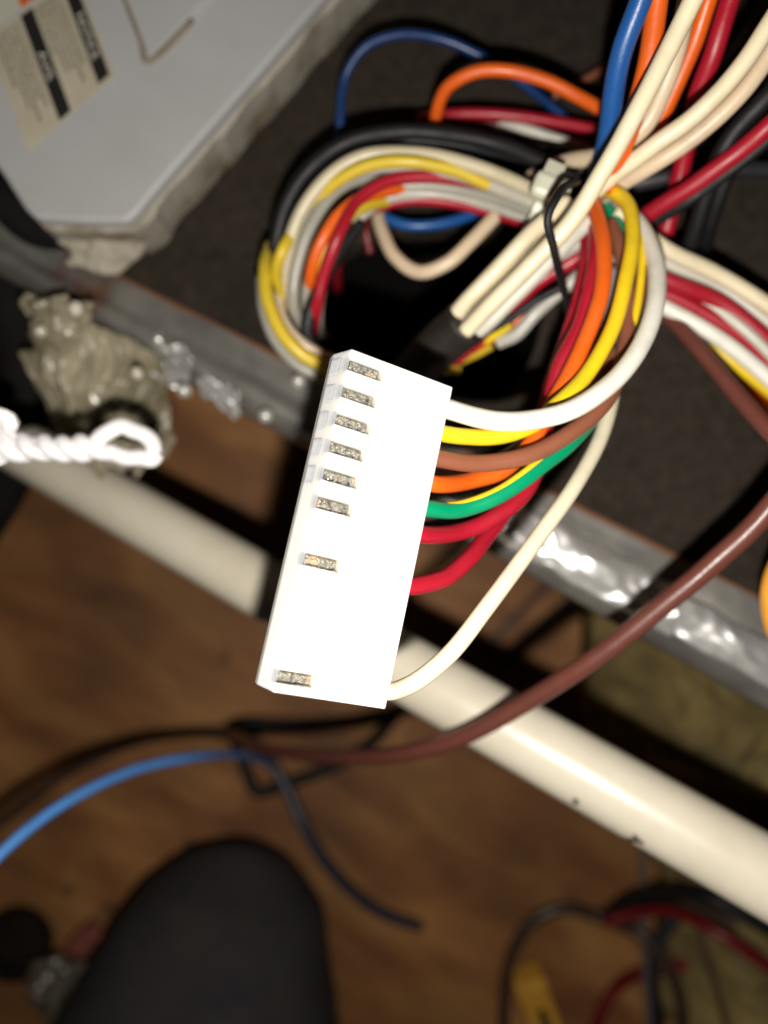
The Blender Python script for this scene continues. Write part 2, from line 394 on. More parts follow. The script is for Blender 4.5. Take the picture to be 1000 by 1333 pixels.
# ---------------------------------------------------------------- white pipe
pipe_m = M('cream_enamel_pipe', (.72, .66, .53), .30, col2=(.60, .54, .42), scale=40, lo=.45, hi=.8, bump=.06, bscale=300,
           col3=(.10, .08, .06), scale3=55, lo3=.635, hi3=.655)
def PD(x): return 1/(4.62+.0023*x)
pth = [V(x, 567+.575*x, PD(x)) for x in range(-250, 1300, 25)]
me = tube('pipe', pth, .0077, 40)
tag(link('pipe', me, pipe_m), 'glossy cream white pipe running diagonally below the metal edge', 'pipe')
# ---------------------------------------------------------------- insulation batt
ins_m = M('olive_glass_wool', (.34, .245, .085), .95, col2=(.10, .075, .03), scale=28, bump=1.0, bscale=900, col3=(.30, .26, .14), scale3=60, lo3=.55, hi3=.8)
def insf(poly_x0, poly_x1, y0, y1, d, seed):
    def f(u, v):
        x = poly_x0+(poly_x1-poly_x0)*u+30*noise.noise((v*4, seed, 1)); y = y0+(y1-y0)*v+.25*(x-poly_x0)+20*noise.noise((u*5, seed, 2))
        e = min(1, 6*min(u, v, 1-u, 1-v))
        p = V(x, y, d)
        h = .010*noise.noise(p*45+Vector((seed, 0, 0)))+.004*noise.noise(p*150)+.0015*noise.noise(p*600)
        return p+Vector((0, 0, h-(1-e)*.03))
    return f
tag(link('insulation_batt', grid('insulation_batt', insf(800, 1250, 800, 1010, .27, 2), 90, 70, .02), ins_m), 'fuzzy olive glass wool showing between metal edge and cream pipe at the right', 'insulation')
tag(link('insulation_batt', grid('insulation_batt', insf(905, 1250, 1120, 1400, .285, 6), 70, 70, .02), ins_m), 'fuzzy olive glass wool in the lower right corner below the cream pipe', 'insulation')

# ---------------------------------------------------------------- knee
cloth = M('charcoal_cloth', (.042, .038, .037), .95, col2=(.032, .029, .03), scale=60, bump=.5, bscale=2500, spec=.15, col3=(.022, .02, .034), scale3=18, lo3=.56, hi3=.66)
pr = empty('person', 'knee and thigh of a kneeling person in charcoal trousers, filling the lower left', 'person', (-.06, -.25, 0))
kp = [Vector((-.0550, -.131, .034)), Vector((-.0555, -.1350, .036)), Vector((-.0580, -.149, .040)), Vector((-.0635, -.176, .048)), Vector((-.0720, -.215, .060)), Vector((-.092, -.32, .12)), Vector((-.11, -.46, .20))]
kr = [.006, .0190, .0350, .0465, .0565, .070, .080]
sp = spline(kp, 9); rs = spline([Vector((r, 0, 0)) for r in kr], 9); rs = [r.x for r in rs]
def kprof(i, an): return 1+.03*noise.noise((i*.14, math.cos(an)*1.3, math.sin(an)*1.3))+.012*noise.noise((i*.5, math.cos(an)*4, math.sin(an)*4))
rs = rs[:len(sp)]
me = tube('trouser_leg', sp, rs, 40, kprof)
reparent(link('trouser_leg', me, cloth), pr)
sh = spline([Vector((-.055, -.165, .030)), Vector((-.066, -.215, .032)), Vector((-.09, -.33, .034)), Vector((-.11, -.48, .034))], 8)
me = tube('trouser_shin', sh, [.026+.0003*i for i in range(len(sh))], 28, kprof)
reparent(link('trouser_shin', me, cloth), pr)

# ---------------------------------------------------------------- the connector
R = Matrix(((0.87191195, 0.21038142, 0.44216423), (-0.24398498, 0.96957697, 0.01979456), (-0.42454785, -0.12514054, 0.89671566)))
CT = Vector((-0.00211252, -0.00250945, H-0.10356507))
CM = Matrix.Translation(CT) @ R.to_4x4()
W, LEN, D = .01682, .0475, .0065
ys = [.0216-.00393*i for i in (0, 1, 2, 3, 4, 5, 7, 11)]
allys = [.0216-.00393*i for i in range(12)]
nylon = M('white_nylon', (.92, .89, .82), .42, bump=.08, bscale=900, sss=.9)
con = empty('connector', 'white nylon twelve way wire connector held up in front of everything', 'connector', (0, 0, 0))
con.matrix_world = CM
def bxm(name, x0, x1, y0, y1, z0, z1, bev=0):
    top = [(x0, y0, z1), (x1, y0, z1), (x1, y1, z1), (x0, y1, z1)]
    return prism(name, [Vector(p) for p in top], Vector((0, 0, z0-z1)), bev)
ROOT = [(-W/2, 0), (W/2, 0), (W/2, -D), (-W/2-.0006, -D), (-W/2-.00084, -.0047)]       # cross-section with a ramped left side
body = bpy.data.objects.new('body', prism('body', [Vector((x, -LEN/2, z)) for x, z in ROOT], Vector((0, LEN, 0)), .00018)); C.objects.link(body)
cuts = bmesh.new()
def addc(x0, x1, y0, y1, z0, z1, bev=0):
    m_ = bxm('c', x0, x1, y0, y1, z0, z1, bev); cuts.from_mesh(m_); bpy.data.meshes.remove(m_)
for y in ys: addc(-.00835, -.0030, y-.00088, y+.00088, -.0016, .001)
for y in []: addc(-W/2-.002, -W/2+.00005, y+.0016, y+.0024, -.0060, -.0012, .0001)       # windows on the side face
for y in allys: addc(W/2-.0005, W/2+.001, y-.0015, y+.0015, -.0055, -.0022)                  # wire entries
cm = bpy.data.meshes.new('cuts'); cuts.to_mesh(cm); cuts.free(); cutter = bpy.data.objects.new('cutter', cm); C.objects.link(cutter)
md = body.modifiers.new('b', 'BOOLEAN'); md.operation = 'DIFFERENCE'; md.object = cutter; md.solver = 'EXACT'; md.use_self = True
bpy.context.view_layer.update()
nb = bpy.data.meshes.new_from_object(body.evaluated_get(bpy.context.evaluated_depsgraph_get()))
bpy.data.objects.remove(body); bpy.data.objects.remove(cutter)
nb.name = 'housing'; hs = link('housing', nb, nylon, con)
# one locking lug per way on the side face
for k, y in enumerate(allys[:5]):                                # ramped locking lugs on the side face
    h_ = .00011-.000015*k
    xs = [(-W/2-.00025, -.0020), (-W/2-.00045-h_, -.0026), (-W/2-.00084-h_, -.0046), (-W/2-.0003, -.0050)]
    link('lug', prism('lug', [Vector((x, y-.0012, z)) for x, z in xs], Vector((0, .0024, 0)), .00006), nylon, con)
tin = M('tinned_contact', (.50, .47, .41), .32, .85, col2=(.07, .07, .07), scale=1500, bump=.8, bscale=3500, col3=(.62, .46, .32), scale3=420, lo3=.56, hi3=.62, rvar=.2)
for k, y in enumerate(ys):
    tin_k = k
    def cf(u, v):
        x = -.0082+.0051*u; yy = -.00082+.00164*v
        e = min(u*9, (1-u)*9, v*4, (1-v)*4, 1)
        z = -.00055-.0009*(1-e)**2+.00016*noise.noise((x*3500, yy*3500, k*5))+.00010*noise.noise((x*9000, yy*9000, k))
        if k > 3: z += .0002*(1 if u > .42 else -1)*noise.noise((k, 0, 3))
        return Vector((x, yy+y, z))
    o = link('contact', grid('contact', cf, 46, 16, .0006), tin, con)
    # thin folded edge of the crimp seen along the slot
    m_ = bxm('contact_edge', -.0082+.0022*(k % 2), -.0032, y-.00086, y-.00072, -.0012, -.00025)
    e_ = link('contact_edge', m_, tin, o)
def CL(x, y, z): return CM @ Vector((x, y, z))

# ---------------------------------------------------------------- wires
def wire(name, label, m, r, pts, group=None, n=9, wob=.00012, cat='wire'):
    path = spline([p if isinstance(p, Vector) else V(*p) for p in pts], n)
    o = link(name, tube(name, path, r/1000, 14, wob=wob), m)
    tag(o, label, cat, group); return o
def start(i): y = allys[i]; return [CL(W/2-.0042, y, -.0038), CL(W/2-.0001, y, -.0038), CL(W/2+.0025, y, -.0039)]
g1 = 'wires plugged into the connector'
wire('white_wire', 'glossy white wire leaving the top way of the connector, nearest arc at right', WH, 1.55,
     start(0)+[(650, 548, .1135), (700, 546, .114), (750, 530, .115), (798, 497, .117), (834, 450, .120), (853, 395, .124), (853, 340, .130), (832, 292, .137), (800, 262, .142)], g1)
wire('yellow_wire', 'bright yellow wire from the second way, wide yellow arc inside the white one', YE, 1.30,
     start(1)+[(640, 569, .116), (690, 556, .117), (722, 530, .118), (762, 490, .120), (797, 430, .122), (815, 365, .124), (824, 310, .127), (818, 268, .131), (795, 248, .135), (775, 250, .139)], g1)
wire('brown_wire', 'tan brown wire from the third way passing under the white arc', BRO, 1.42,
     start(2)+[(630, 603, .1165), (690, 592, .118), (745, 562, .120), (790, 520, .123), (812, 462, .127), (818, 400, .131), (812, 340, .134), (795, 290, .139)], g1)
wire('orange_wire', 'orange wire from the fourth way rising into the orange strand left of the yellow one', ORG, 1.35,
     start(3)+[(612, 626, .118), (655, 612, .120), (690, 578, .122), (722, 520, .123), (757, 455, .1235), (782, 385, .124), (786, 320, .127), (772, 262, .134)], g1)
gw = [*start(4), (600, 663, .1155), (650, 645, .117), (700, 610, .119), (742, 577, .122), (785, 520, .128), (812, 440, .135), (818, 360, .137), (802, 290, .139), (780, 262, .143)]
gwo = wire('green_wire', 'green wire with a yellow stripe from the fifth way of the connector', GRN, 1.35, gw, g1)
sp_ = spline([p if isinstance(p, Vector) else V(*p) for p in gw], 9)
me = tube('yellow_stripe', [p+Vector((-.0004, .00075, .00052)) for p in sp_[18:78]], .00062, 8, wob=0)
link('yellow_stripe', me, YE, gwo)
wire('red_wire', 'red wire from the sixth way, upper of the two red wires at the connector', RED, 1.4,
     start(5)+[(600, 692, .117), (645, 673, .119), (682, 642, .121), (702, 600, .124), (712, 545, .126), (728, 480, .127), (756, 420, .1275), (772, 355, .1285), (776, 300, .133), (768, 258, .14)], g1)
wire('red_wire', 'lower red wire, leaving the connector alone in the gap and bending up behind', RED, 1.4,
     start(7)+[(580, 752, .114), (612, 725, .117), (636, 695, .121), (668, 650, .126), (695, 590, .131), (718, 500, .134), (745, 420, .135), (764, 340, .137), (762, 280, .142)], g1)
wire('cream_wire', 'long cream wire looping from the bottom way of the connector up to the bundle', wm('long_cream_pvc', (.72, .65, .48)), 1.32,
     start(11)+[(545, 885, .107), (590, 846, .108), (640, 782, .111), (690, 714, .115), (742, 642, .120), (778, 578, .126), (796, 520, .131), (797, 460, .136), (800, 380, .139), (806, 320, .142), (790, 280, .146)], g1)
wire('grey_wire', 'dull grey wire just visible between the brown and orange wires by the connector', GREY, 1.1,
     [(560, 612, .122), (600, 612, .123), (640, 602, .125), (690, 570, .128), (735, 510, .131), (780, 430, .134), (800, 350, .137)])
wire('dark_wire', 'dark grey wire crossing behind the green and red wires by the connector', DGR, 1.2,
     [(545, 690, .126), (590, 678, .126), (640, 655, .127), (690, 610, .128), (730, 550, .130), (762, 480, .133), (795, 400, .138), (805, 330, .142)])
wire('brown_wire', 'thin brown strand standing between the yellow and the white arcs', BRO, 1.3,
     [(750, 545, .128), (790, 480, .130), (818, 440, .131), (832, 385, .133), (833, 330, .136), (815, 280, .141)])
wire('yellow_wire', 'thin yellow strand hugging the right side of the broad yellow arc', YE, .7,
     [(800, 470, .129), (822, 430, .129), (833, 380, .130), (836, 330, .132), (826, 285, .137)])
wire('mauve_wire', 'dull reddish grey strand left of the orange arc at the bundle', wm('mauve_pvc', (.38, .22, .19)), 1.3,
     [(690, 340, .137), (730, 295, .136), (768, 262, .136), (795, 250, .139), (820, 275, .14)])
# ---- incoming wires, top right
g2 = 'wires rising out of the top right corner'
wire('blue_wire', 'thick blue wire, leftmost of the wires entering at the top right', BLU, 1.75,
     [(850, -60, .112), (834, 0, .115), (812, 60, .119), (799, 120, .124), (790, 185, .131), (770, 250, .14)], g2)
wire('orange_wire', 'orange wire entering at the top right beside the blue wire', ORG, 1.7,
     [(862, -60, .114), (856, 0, .117), (846, 70, .120), (832, 130, .123), (812, 190, .127), (788, 245, .134)], g2)
wire('cream_wire', 'bright cream wire crossing over blue and orange wires down to the white bundle', CR, 1.5,
     [(930, -60, .108), (902, 0, .111), (868, 70, .114), (826, 150, .117), (784, 225, .121), (740, 292, .125), (690, 345, .129), (640, 395, .133), (605, 432, .137)], g2)
wire('cream_wire', 'cream wire half hidden behind the bright cream wire between two orange wires', BEI, 1.6,
     [(905, -60, .118), (893, 10, .121), (880, 70, .123), (862, 120, .126), (838, 165, .129), (790, 200, .134), (735, 212, .142), (690, 232, .15)], g2)
wire('orange_wire', 'orange wire entering at the top right, between the cream and the red wires', ORG, 1.5,
     [(940, -60, .121), (922, 0, .124), (902, 60, .128), (876, 120, .132), (845, 185, .138), (815, 235, .145)], g2)
wire('red_wire', 'thick red wire running straight down from the top edge near the right corner', RED, 1.7,
     [(970, -60, .122), (950, 0, .125), (928, 70, .129), (908, 125, .134), (896, 180, .139), (882, 240, .144), (866, 305, .148)], g2)
wire('cream_wire', 'cream wire sweeping from the right corner to the bundle, upper of a touching pair', CR, 1.45,
     [(1045, -40, .112), (1002, 30, .115), (960, 92, .118), (905, 150, .122), (850, 190, .126), (800, 228, .131), (760, 262, .136)], g2)
wire('cream_wire', 'beige wire sweeping from the right corner, lower of the touching pair', BEI, 1.45,
     [(1050, 10, .116), (1006, 65, .119), (965, 122, .122), (912, 172, .126), (858, 210, .130), (812, 238, .135), (780, 260, .142)], g2)
wire('black_wire', 'slack black wire curving down from the right edge past the red wires', BLK, 1.7,
     [(1060, 60, .125), (1000, 125, .128), (952, 178, .133), (925, 235, .138), (905, 300, .145), (880, 360, .155)], g2)
wire('black_wire', 'second black wire dropping right of the other, nearly upright', BLK, 1.6,
     [(1050, 120, .135), (990, 160, .137), (950, 220, .141), (925, 290, .149), (915, 330, .158)], g2)
wire('red_wire', 'red wire slanting down leftwards from the right edge over the grey cable', RED, 1.6,
     [(1070, 100, .124), (1005, 160, .127), (962, 198, .131), (900, 242, .136), (845, 278, .142), (800, 310, .150)], g2)
wire('black_wire', 'thin black wire running along the underside of the slanting red wire', BLK, 1.3,
     [(1070, 128, .129), (1000, 182, .132), (950, 222, .136), (900, 258, .140), (850, 288, .146)], g2)
wire('grey_cable', 'dark grey cable lying level across the right edge above the coil', DGR, 1.7,
     [(1080, 226, .15), (1000, 222, .15), (930, 220, .15), (870, 230, .15), (815, 242, .152)], g2)
# ---- right bundle
g3 = 'wires of the right hand bundle'
rb = [('cream_wire', 'topmost cream wire of the bundle going to the right edge', CR, 1.5, [(800, 275, .139), (868, 325, .141), (925, 352, .143), (1000, 398, .143), (1080, 460, .143)]),
      ('aged_wire', 'greyish white wire second from the top in the right hand bundle', OLDW, 1.4, [(800, 300, .144), (870, 342, .145), (930, 368, .147), (1000, 420, .147), (1080, 490, .147)]),
      ('red_wire', 'upper red wire of the right hand bundle', RED, 1.5, [(800, 330, .145), (868, 364, .144), (935, 392, .145), (1000, 442, .145), (1080, 520, .145)]),
      ('red_wire', 'lower red wire of the right hand bundle above the white one', RED, 1.4, [(790, 350, .147), (866, 382, .146), (930, 415, .146), (985, 455, .146), (1060, 540, .146)]),
      ('grey_white_wire', 'pale grey strand lying between the two red wires at the right edge', OLDW, 1.0, [(850, 370, .148), (920, 395, .146), (970, 430, .144), (1020, 480, .144), (1060, 520, .144)]),
      ('white_wire', 'white wire under the red ones in the right hand bundle', WH, 1.5, [(790, 370, .148), (862, 398, .146), (930, 437, .145), (1000, 492, .145), (1070, 560, .145)]),
      ('yellow_wire', 'yellow wire along the underside of the right hand bundle', YE, 1.45, [(800, 375, .155), (880, 418, .152), (945, 465, .150), (1005, 510, .150), (1070, 570, .15)]),
      ('orange_wire', 'orange wire showing only at the right edge below the yellow one', ORG, 1.4, [(930, 470, .157), (975, 505, .154), (1005, 545, .153), (1050, 610, .153)])]
for nme, lb, m, r, p in rb: wire(nme, lb, m, r, p, g3)
wire('brown_wire', 'brown wire dropping diagonally to the right edge below the bundle', DBRO, 1.6,
     [(800, 330, .15), (862, 402, .148), (915, 460, .142), (965, 520, .136), (1020, 580, .13), (1080, 640, .125)])
wire('brown_wire', 'long thick brown wire from the right edge down across foil and cream pipe', DBRO, 1.9,
     [(1110, 560, .122), (1040, 618, .124), (985, 680, .127), (930, 732, .130), (860, 790, .134), (780, 853, .139), (700, 905, .145), (610, 955, .153), (530, 980, .165), (440, 985, .19), (350, 975, .23), (300, 955, .27)])
wire('amber_wire', 'amber yellow wire just touching the right edge above the metal rim', AMB, 2.0,
     [(1060, 690, .14), (1016, 735, .14), (1004, 780, .14), (1016, 830, .14), (1060, 870, .145)])
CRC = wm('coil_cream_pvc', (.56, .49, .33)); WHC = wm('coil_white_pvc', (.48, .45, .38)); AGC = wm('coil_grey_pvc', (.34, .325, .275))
# ---- coil
g4 = 'strands of the coiled wire loop'
def coil(dx, dy, k, d0):
    """ring centreline from tie round the top to the lower left, px"""
    c = [(715, 262), (660, 228), (600, 208), (540, 198), (480, 200), (430, 222), (395, 262), (375, 315), (370, 370), (380, 425)]
    ctr = (560, 330)
    return [(ctr[0]+(x-ctr[0])*k+dx, ctr[1]+(y-ctr[1])*k+dy, d0+.0006*abs(i-5)) for i, (x, y) in enumerate(c)]
wire('black_wire', 'outermost thick black wire round the top of the coil', BLK, 1.55, [(790, 215, .143), (740, 222, .144), (655, 190, .147), (590, 176, .148), (520, 172, .148), (455, 184, .149), (405, 218, .15), (372, 268, .152), (358, 330, .155), (360, 380, .160), (372, 430, .167), (390, 470, .170)], g4)
wire('black_wire', 'second black wire inside the outermost one round the coil top', DGR, 1.5, [(770, 240, .146), (690, 205, .149), (600, 187, .150), (530, 184, .150), (465, 196, .151), (418, 232, .152), (386, 280, .154), (366, 345, .157), (372, 400, .162), (400, 440, .185)], g4)
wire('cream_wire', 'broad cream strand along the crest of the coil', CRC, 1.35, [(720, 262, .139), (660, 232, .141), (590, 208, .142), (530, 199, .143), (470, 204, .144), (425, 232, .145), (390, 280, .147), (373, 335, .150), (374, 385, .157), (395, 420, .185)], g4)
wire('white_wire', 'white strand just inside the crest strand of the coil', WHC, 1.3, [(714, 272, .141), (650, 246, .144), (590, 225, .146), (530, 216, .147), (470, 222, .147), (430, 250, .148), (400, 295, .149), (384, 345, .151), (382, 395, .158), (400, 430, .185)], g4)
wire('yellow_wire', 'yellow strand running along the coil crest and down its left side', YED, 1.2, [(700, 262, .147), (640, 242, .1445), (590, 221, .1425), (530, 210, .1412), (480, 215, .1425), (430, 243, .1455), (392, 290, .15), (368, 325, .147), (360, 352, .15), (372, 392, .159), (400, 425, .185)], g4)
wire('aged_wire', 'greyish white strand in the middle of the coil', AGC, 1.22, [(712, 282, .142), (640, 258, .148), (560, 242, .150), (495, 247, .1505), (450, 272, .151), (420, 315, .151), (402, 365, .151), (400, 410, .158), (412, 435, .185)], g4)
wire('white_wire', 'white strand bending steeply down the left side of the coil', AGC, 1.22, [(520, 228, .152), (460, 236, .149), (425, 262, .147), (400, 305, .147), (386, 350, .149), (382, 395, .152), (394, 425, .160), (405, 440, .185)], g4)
wire('orange_wire', 'short orange stretch showing inside the left of the coil', ORG, 1.22, [(540, 243, .152), (495, 250, .148), (462, 262, .1455), (438, 284, .1445), (418, 314, .145), (406, 350, .148), (402, 390, .155)], g4)
wire('yellow_wire', 'short yellow stretch under the orange one inside the coil', YED, 1.3, [(520, 258, .154), (475, 268, .148), (450, 284, .146), (430, 308, .146), (415, 342, .148), (407, 385, .156)], g4)
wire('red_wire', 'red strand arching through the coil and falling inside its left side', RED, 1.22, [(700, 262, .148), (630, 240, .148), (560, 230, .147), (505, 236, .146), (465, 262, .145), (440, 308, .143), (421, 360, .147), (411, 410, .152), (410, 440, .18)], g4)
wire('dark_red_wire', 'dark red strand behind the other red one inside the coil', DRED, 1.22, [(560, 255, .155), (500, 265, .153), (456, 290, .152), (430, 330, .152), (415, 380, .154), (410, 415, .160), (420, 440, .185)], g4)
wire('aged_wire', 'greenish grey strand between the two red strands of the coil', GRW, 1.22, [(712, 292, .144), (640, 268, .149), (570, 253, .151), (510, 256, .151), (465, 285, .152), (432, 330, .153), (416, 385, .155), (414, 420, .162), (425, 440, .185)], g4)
wire('red_wire', 'lowest red strand running straight into the cable tie', RED, 1.22, [(716, 302, .143), (660, 282, .149), (600, 266, .151), (540, 260, .152), (490, 270, .153), (452, 296, .157), (440, 335, .163), (440, 380, .19)], g4)
wire('black_wire', 'black strand falling inside the left side of the coil', BLK, 1.4, [(470, 290, .152), (438, 335, .151), (412, 385, .151), (400, 430, .153), (420, 470, .158)], g4)
wire('yellow_wire', 'mustard yellow wire bowing out at the lower left of the coil', YED, 1.4, [(352, 320, .158), (345, 350, .152), (350, 395, .150), (368, 435, .150), (395, 462, .151), (425, 478, .153), (470, 500, .16)], g4)
wire('cream_wire', 'beige wire inside the mustard one at the lower left of the coil', BEI, 1.2, [(362, 380, .157), (368, 415, .154), (385, 440, .153), (410, 458, .154), (450, 475, .158)], g4)
wire('cream_wire', 'cream wire outside the mustard one at the lower left of the coil', AGC, 1.2, [(340, 360, .16), (344, 405, .156), (358, 442, .155), (382, 470, .155), (412, 488, .156), (460, 510, .162)], g4)
# ---- back of the coil
g5 = 'loose wires on the shelf behind the coil'
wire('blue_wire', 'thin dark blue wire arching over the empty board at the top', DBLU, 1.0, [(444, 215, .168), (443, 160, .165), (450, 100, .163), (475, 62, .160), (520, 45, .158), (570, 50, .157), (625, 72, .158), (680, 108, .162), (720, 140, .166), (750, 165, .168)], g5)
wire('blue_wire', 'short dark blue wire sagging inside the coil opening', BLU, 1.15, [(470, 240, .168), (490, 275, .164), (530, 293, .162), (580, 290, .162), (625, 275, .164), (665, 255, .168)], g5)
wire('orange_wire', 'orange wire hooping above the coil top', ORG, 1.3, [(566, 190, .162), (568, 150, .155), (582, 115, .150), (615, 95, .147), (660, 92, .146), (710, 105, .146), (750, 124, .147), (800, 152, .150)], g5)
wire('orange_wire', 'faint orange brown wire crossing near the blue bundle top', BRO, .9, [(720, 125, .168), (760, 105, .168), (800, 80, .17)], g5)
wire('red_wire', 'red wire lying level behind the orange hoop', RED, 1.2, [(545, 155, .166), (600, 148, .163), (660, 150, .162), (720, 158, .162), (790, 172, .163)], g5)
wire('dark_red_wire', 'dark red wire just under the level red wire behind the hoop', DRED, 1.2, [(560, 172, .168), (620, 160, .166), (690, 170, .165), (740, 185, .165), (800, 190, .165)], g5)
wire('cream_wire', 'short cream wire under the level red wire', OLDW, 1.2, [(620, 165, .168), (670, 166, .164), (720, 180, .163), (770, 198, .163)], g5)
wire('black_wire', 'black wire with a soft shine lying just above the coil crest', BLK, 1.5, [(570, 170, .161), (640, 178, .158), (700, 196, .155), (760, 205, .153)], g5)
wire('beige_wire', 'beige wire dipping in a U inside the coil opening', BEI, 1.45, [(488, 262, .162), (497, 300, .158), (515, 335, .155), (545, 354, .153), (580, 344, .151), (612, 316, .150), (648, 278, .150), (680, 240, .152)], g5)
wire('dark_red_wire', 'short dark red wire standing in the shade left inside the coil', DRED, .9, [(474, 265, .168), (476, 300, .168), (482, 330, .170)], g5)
# ---- white bundle down to the sleeve
g6 = 'wires entering the black sleeve'
wire('white_wire', 'cream white wire entering the black sleeve, leftmost of three', CR, 1.45, [(740, 262, .134), (690, 305, .134), (640, 358, .137), (600, 400, .1405), (572, 438, .1465), (540, 478, .153)], g6)
wire('white_wire', 'white wire entering the black sleeve, middle of three', WH, 1.45, [(760, 262, .131), (712, 312, .134), (655, 372, .137), (614, 415, .1405), (578, 448, .1465), (540, 482, .153)], g6)
wire('white_wire', 'white wire entering the black sleeve, rightmost of the three bright ones', OLDW, 1.4, [(770, 285, .134), (720, 335, .136), (672, 385, .139), (626, 429, .1425), (586, 454, .148), (545, 486, .154)], g6)
wire('grey_white_wire', 'greyish strand behind the white wires running to the sleeve', GRW, 1.35, [(790, 295, .139), (740, 325, .141), (700, 350, .144), (660, 395, .147), (620, 440, .150)], g6)
wire('red_wire', 'red wire passing behind the white ones toward the sleeve', RED, 1.45, [(800, 300, .141), (745, 340, .143), (700, 368, .146), (660, 405, .149), (620, 445, .152), (590, 470, .155)], g6)
wire('black_wire', 'thin black wire crossing the red one below the white bundle', BLK, .8, [(735, 372, .143), (700, 390, .145), (660, 418, .147), (620, 440, .15)], g6)
wire('orange_wire', 'small orange wire near the sleeve mouth under the red one', ORG, 1.0, [(720, 380, .149), (680, 412, .151), (650, 435, .153), (615, 455, .156)], g6)
wire('aged_wire', 'greyish white wire ending in the shade right of the sleeve', GRW, 1.4, [(770, 345, .143), (735, 375, .145), (700, 405, .148), (672, 435, .150), (648, 446, .152)], g6)
wire('yellow_wire', 'cut end of a yellow wire in the dark right of the sleeve', YE, 1.1, [(664, 420, .148), (648, 432, .15), (630, 444, .152)], g6)
wire('yellow_wire', 'short yellow wire deep in the dark under the bundle', YED, .9, [(640, 450, .158), (622, 460, .16), (600, 470, .163)], g6)
wire('yellow_wire', 'short yellow wire with pale tip in the dark above the connector', YE, 1.0, [(570, 484, .158), (582, 481, .158), (600, 482, .158)], g6)
wire('red_wire', 'short red wire in the dark above the connector', DRED, 1.2, [(640, 440, .16), (610, 452, .16), (580, 462, .163)], g6)
slv = [(607, 398, .139), (590, 425, .144), (560, 455, .149), (525, 488, .155), (470, 545, .165)]
wire('black_sleeve', 'black fabric sleeve gathering the white wires above the connector', M('black_sleeving', (.010, .008, .006), .6, col2=(.022, .016, .011), scale=500, bump=.5), 4.6,
     [(608, 418, .1418), (578, 446, .1468), (540, 484, .1535), (480, 545, .166)], cat='sleeve', wob=.0004)
wire('black_string', 'thin black string hanging over the cream wires by the cable tie', BLK, .65, [(752, 236, .128), (728, 252, .119), (713, 285, .119), (720, 320, .122), (728, 355, .128), (738, 395, .137), (740, 430, .150)])
wire('black_wire', 'black tube added as the shade in the gap under the white box', bpy.data.materials['dark_fill'], 4.4, [(-60, 210, .174), (0, 258, .176), (45, 296, .178), (100, 300, .179), (150, 294, .180), (190, 300, .182), (225, 292, .187)])  # shade of the gap, built as a black tube
# cable tie
tie_m = M('milky_nylon', (.60, .60, .47), .4)
tie = empty('cable_tie', 'milky white cable tie clasping the coil where the wires cross', 'cable tie', V(715, 262, .135))
bp = []
c0 = V(712, 270, .1425); ax = (V(735, 280, .1425)-V(690, 262, .1425)).normalized(); pp = Vector((-ax.y, ax.x, 0)); 
vs, fs = [], []
NN = 28
for i in range(NN):
    a = 2*math.pi*i/NN; o_ = pp*math.cos(a)*.0049+Vector((0, 0, 1))*math.sin(a)*.0048
    n_ = (pp*math.cos(a)+Vector((0, 0, 1))*math.sin(a))*.0009
    for s_, q in ((-1, 0), (1, 0), (1, 1), (-1, 1)): vs.append(c0+o_+ax*s_*.0026+n_*q)
for i in range(NN):
    for j in range(4):
        a, b = i*4+j, i*4+(j+1) % 4; c, d = ((i+1) % NN)*4+(j+1) % 4, ((i+1) % NN)*4+j
        fs.append((a, b, c, d))
reparent(link('band', mesh('band', vs, fs, False), tie_m), tie)
hc = V(712, 246, .1335)
def orient(x, y, z): return hc+ax*x+pp*y+Vector((0, 0, z))
me = prism('head', [orient(-.0028, -.0023, .0020), orient(.0028, -.0023, .0020), orient(.0028, .0023, .0020), orient(-.0028, .0023, .0020)], Vector((0, 0, -.004)), .0011)
reparent(link('head', me, tie_m), tie)
me = prism('tail', [orient(-.0019, .0024, .001), orient(.0019, .0024, .001), orient(.0017, .0052, .0002), orient(-.0017, .0052, .0002)], Vector((0, 0, -.001)), .0002)
reparent(link('tail', me, tie_m), tie)

# ---------------------------------------------------------------- bare twisted wire, close and overexposed at left
bare = M('bright_tinned_wire', (.95, .93, .94), .30, .05, bump=.3, bscale=900)
tw = empty('twisted_wire', 'overexposed bare twisted wire ending in a small loop at the left edge', 'wire', V(100, 580, .142))
core = [V(-80, 574, .144), V(0, 580, .143), V(60, 583, .142), V(110, 584, .142)]
cs = spline(core, 22)
for ph in (0, math.pi):
    pts = []
    for i, p in enumerate(cs):
        a = i*.30+.5*noise.noise((i*.2, 3, 3))+ph; pts.append(p+Vector((0, math.cos(a)*.00135, math.sin(a)*.00135)))
    tail_ = [V(134, 568 if ph else 590, .142), V(158, 555 if ph else 593, .142), V(182, 562 if ph else 597, .142), V(200, 580 if ph else 597, .142), V(203, 592 if ph else 590, .142)]
    reparent(link('strand', tube('strand', pts+spline([pts[-1]]+tail_, 8)[1:], .00165, 10, wob=.0006), bare), tw)
me = crumple('foil_end', ([(-60, 540, .143), (0, 535, .142), (28, 548, .142)], [(-60, 606, .144), (0, 604, .143), (24, 590, .143)]), bare, '', '', n=24, amp=.003, seed=9)
for k in ('label', 'category'):
    if k in me: del me[k]
reparent(me, tw)

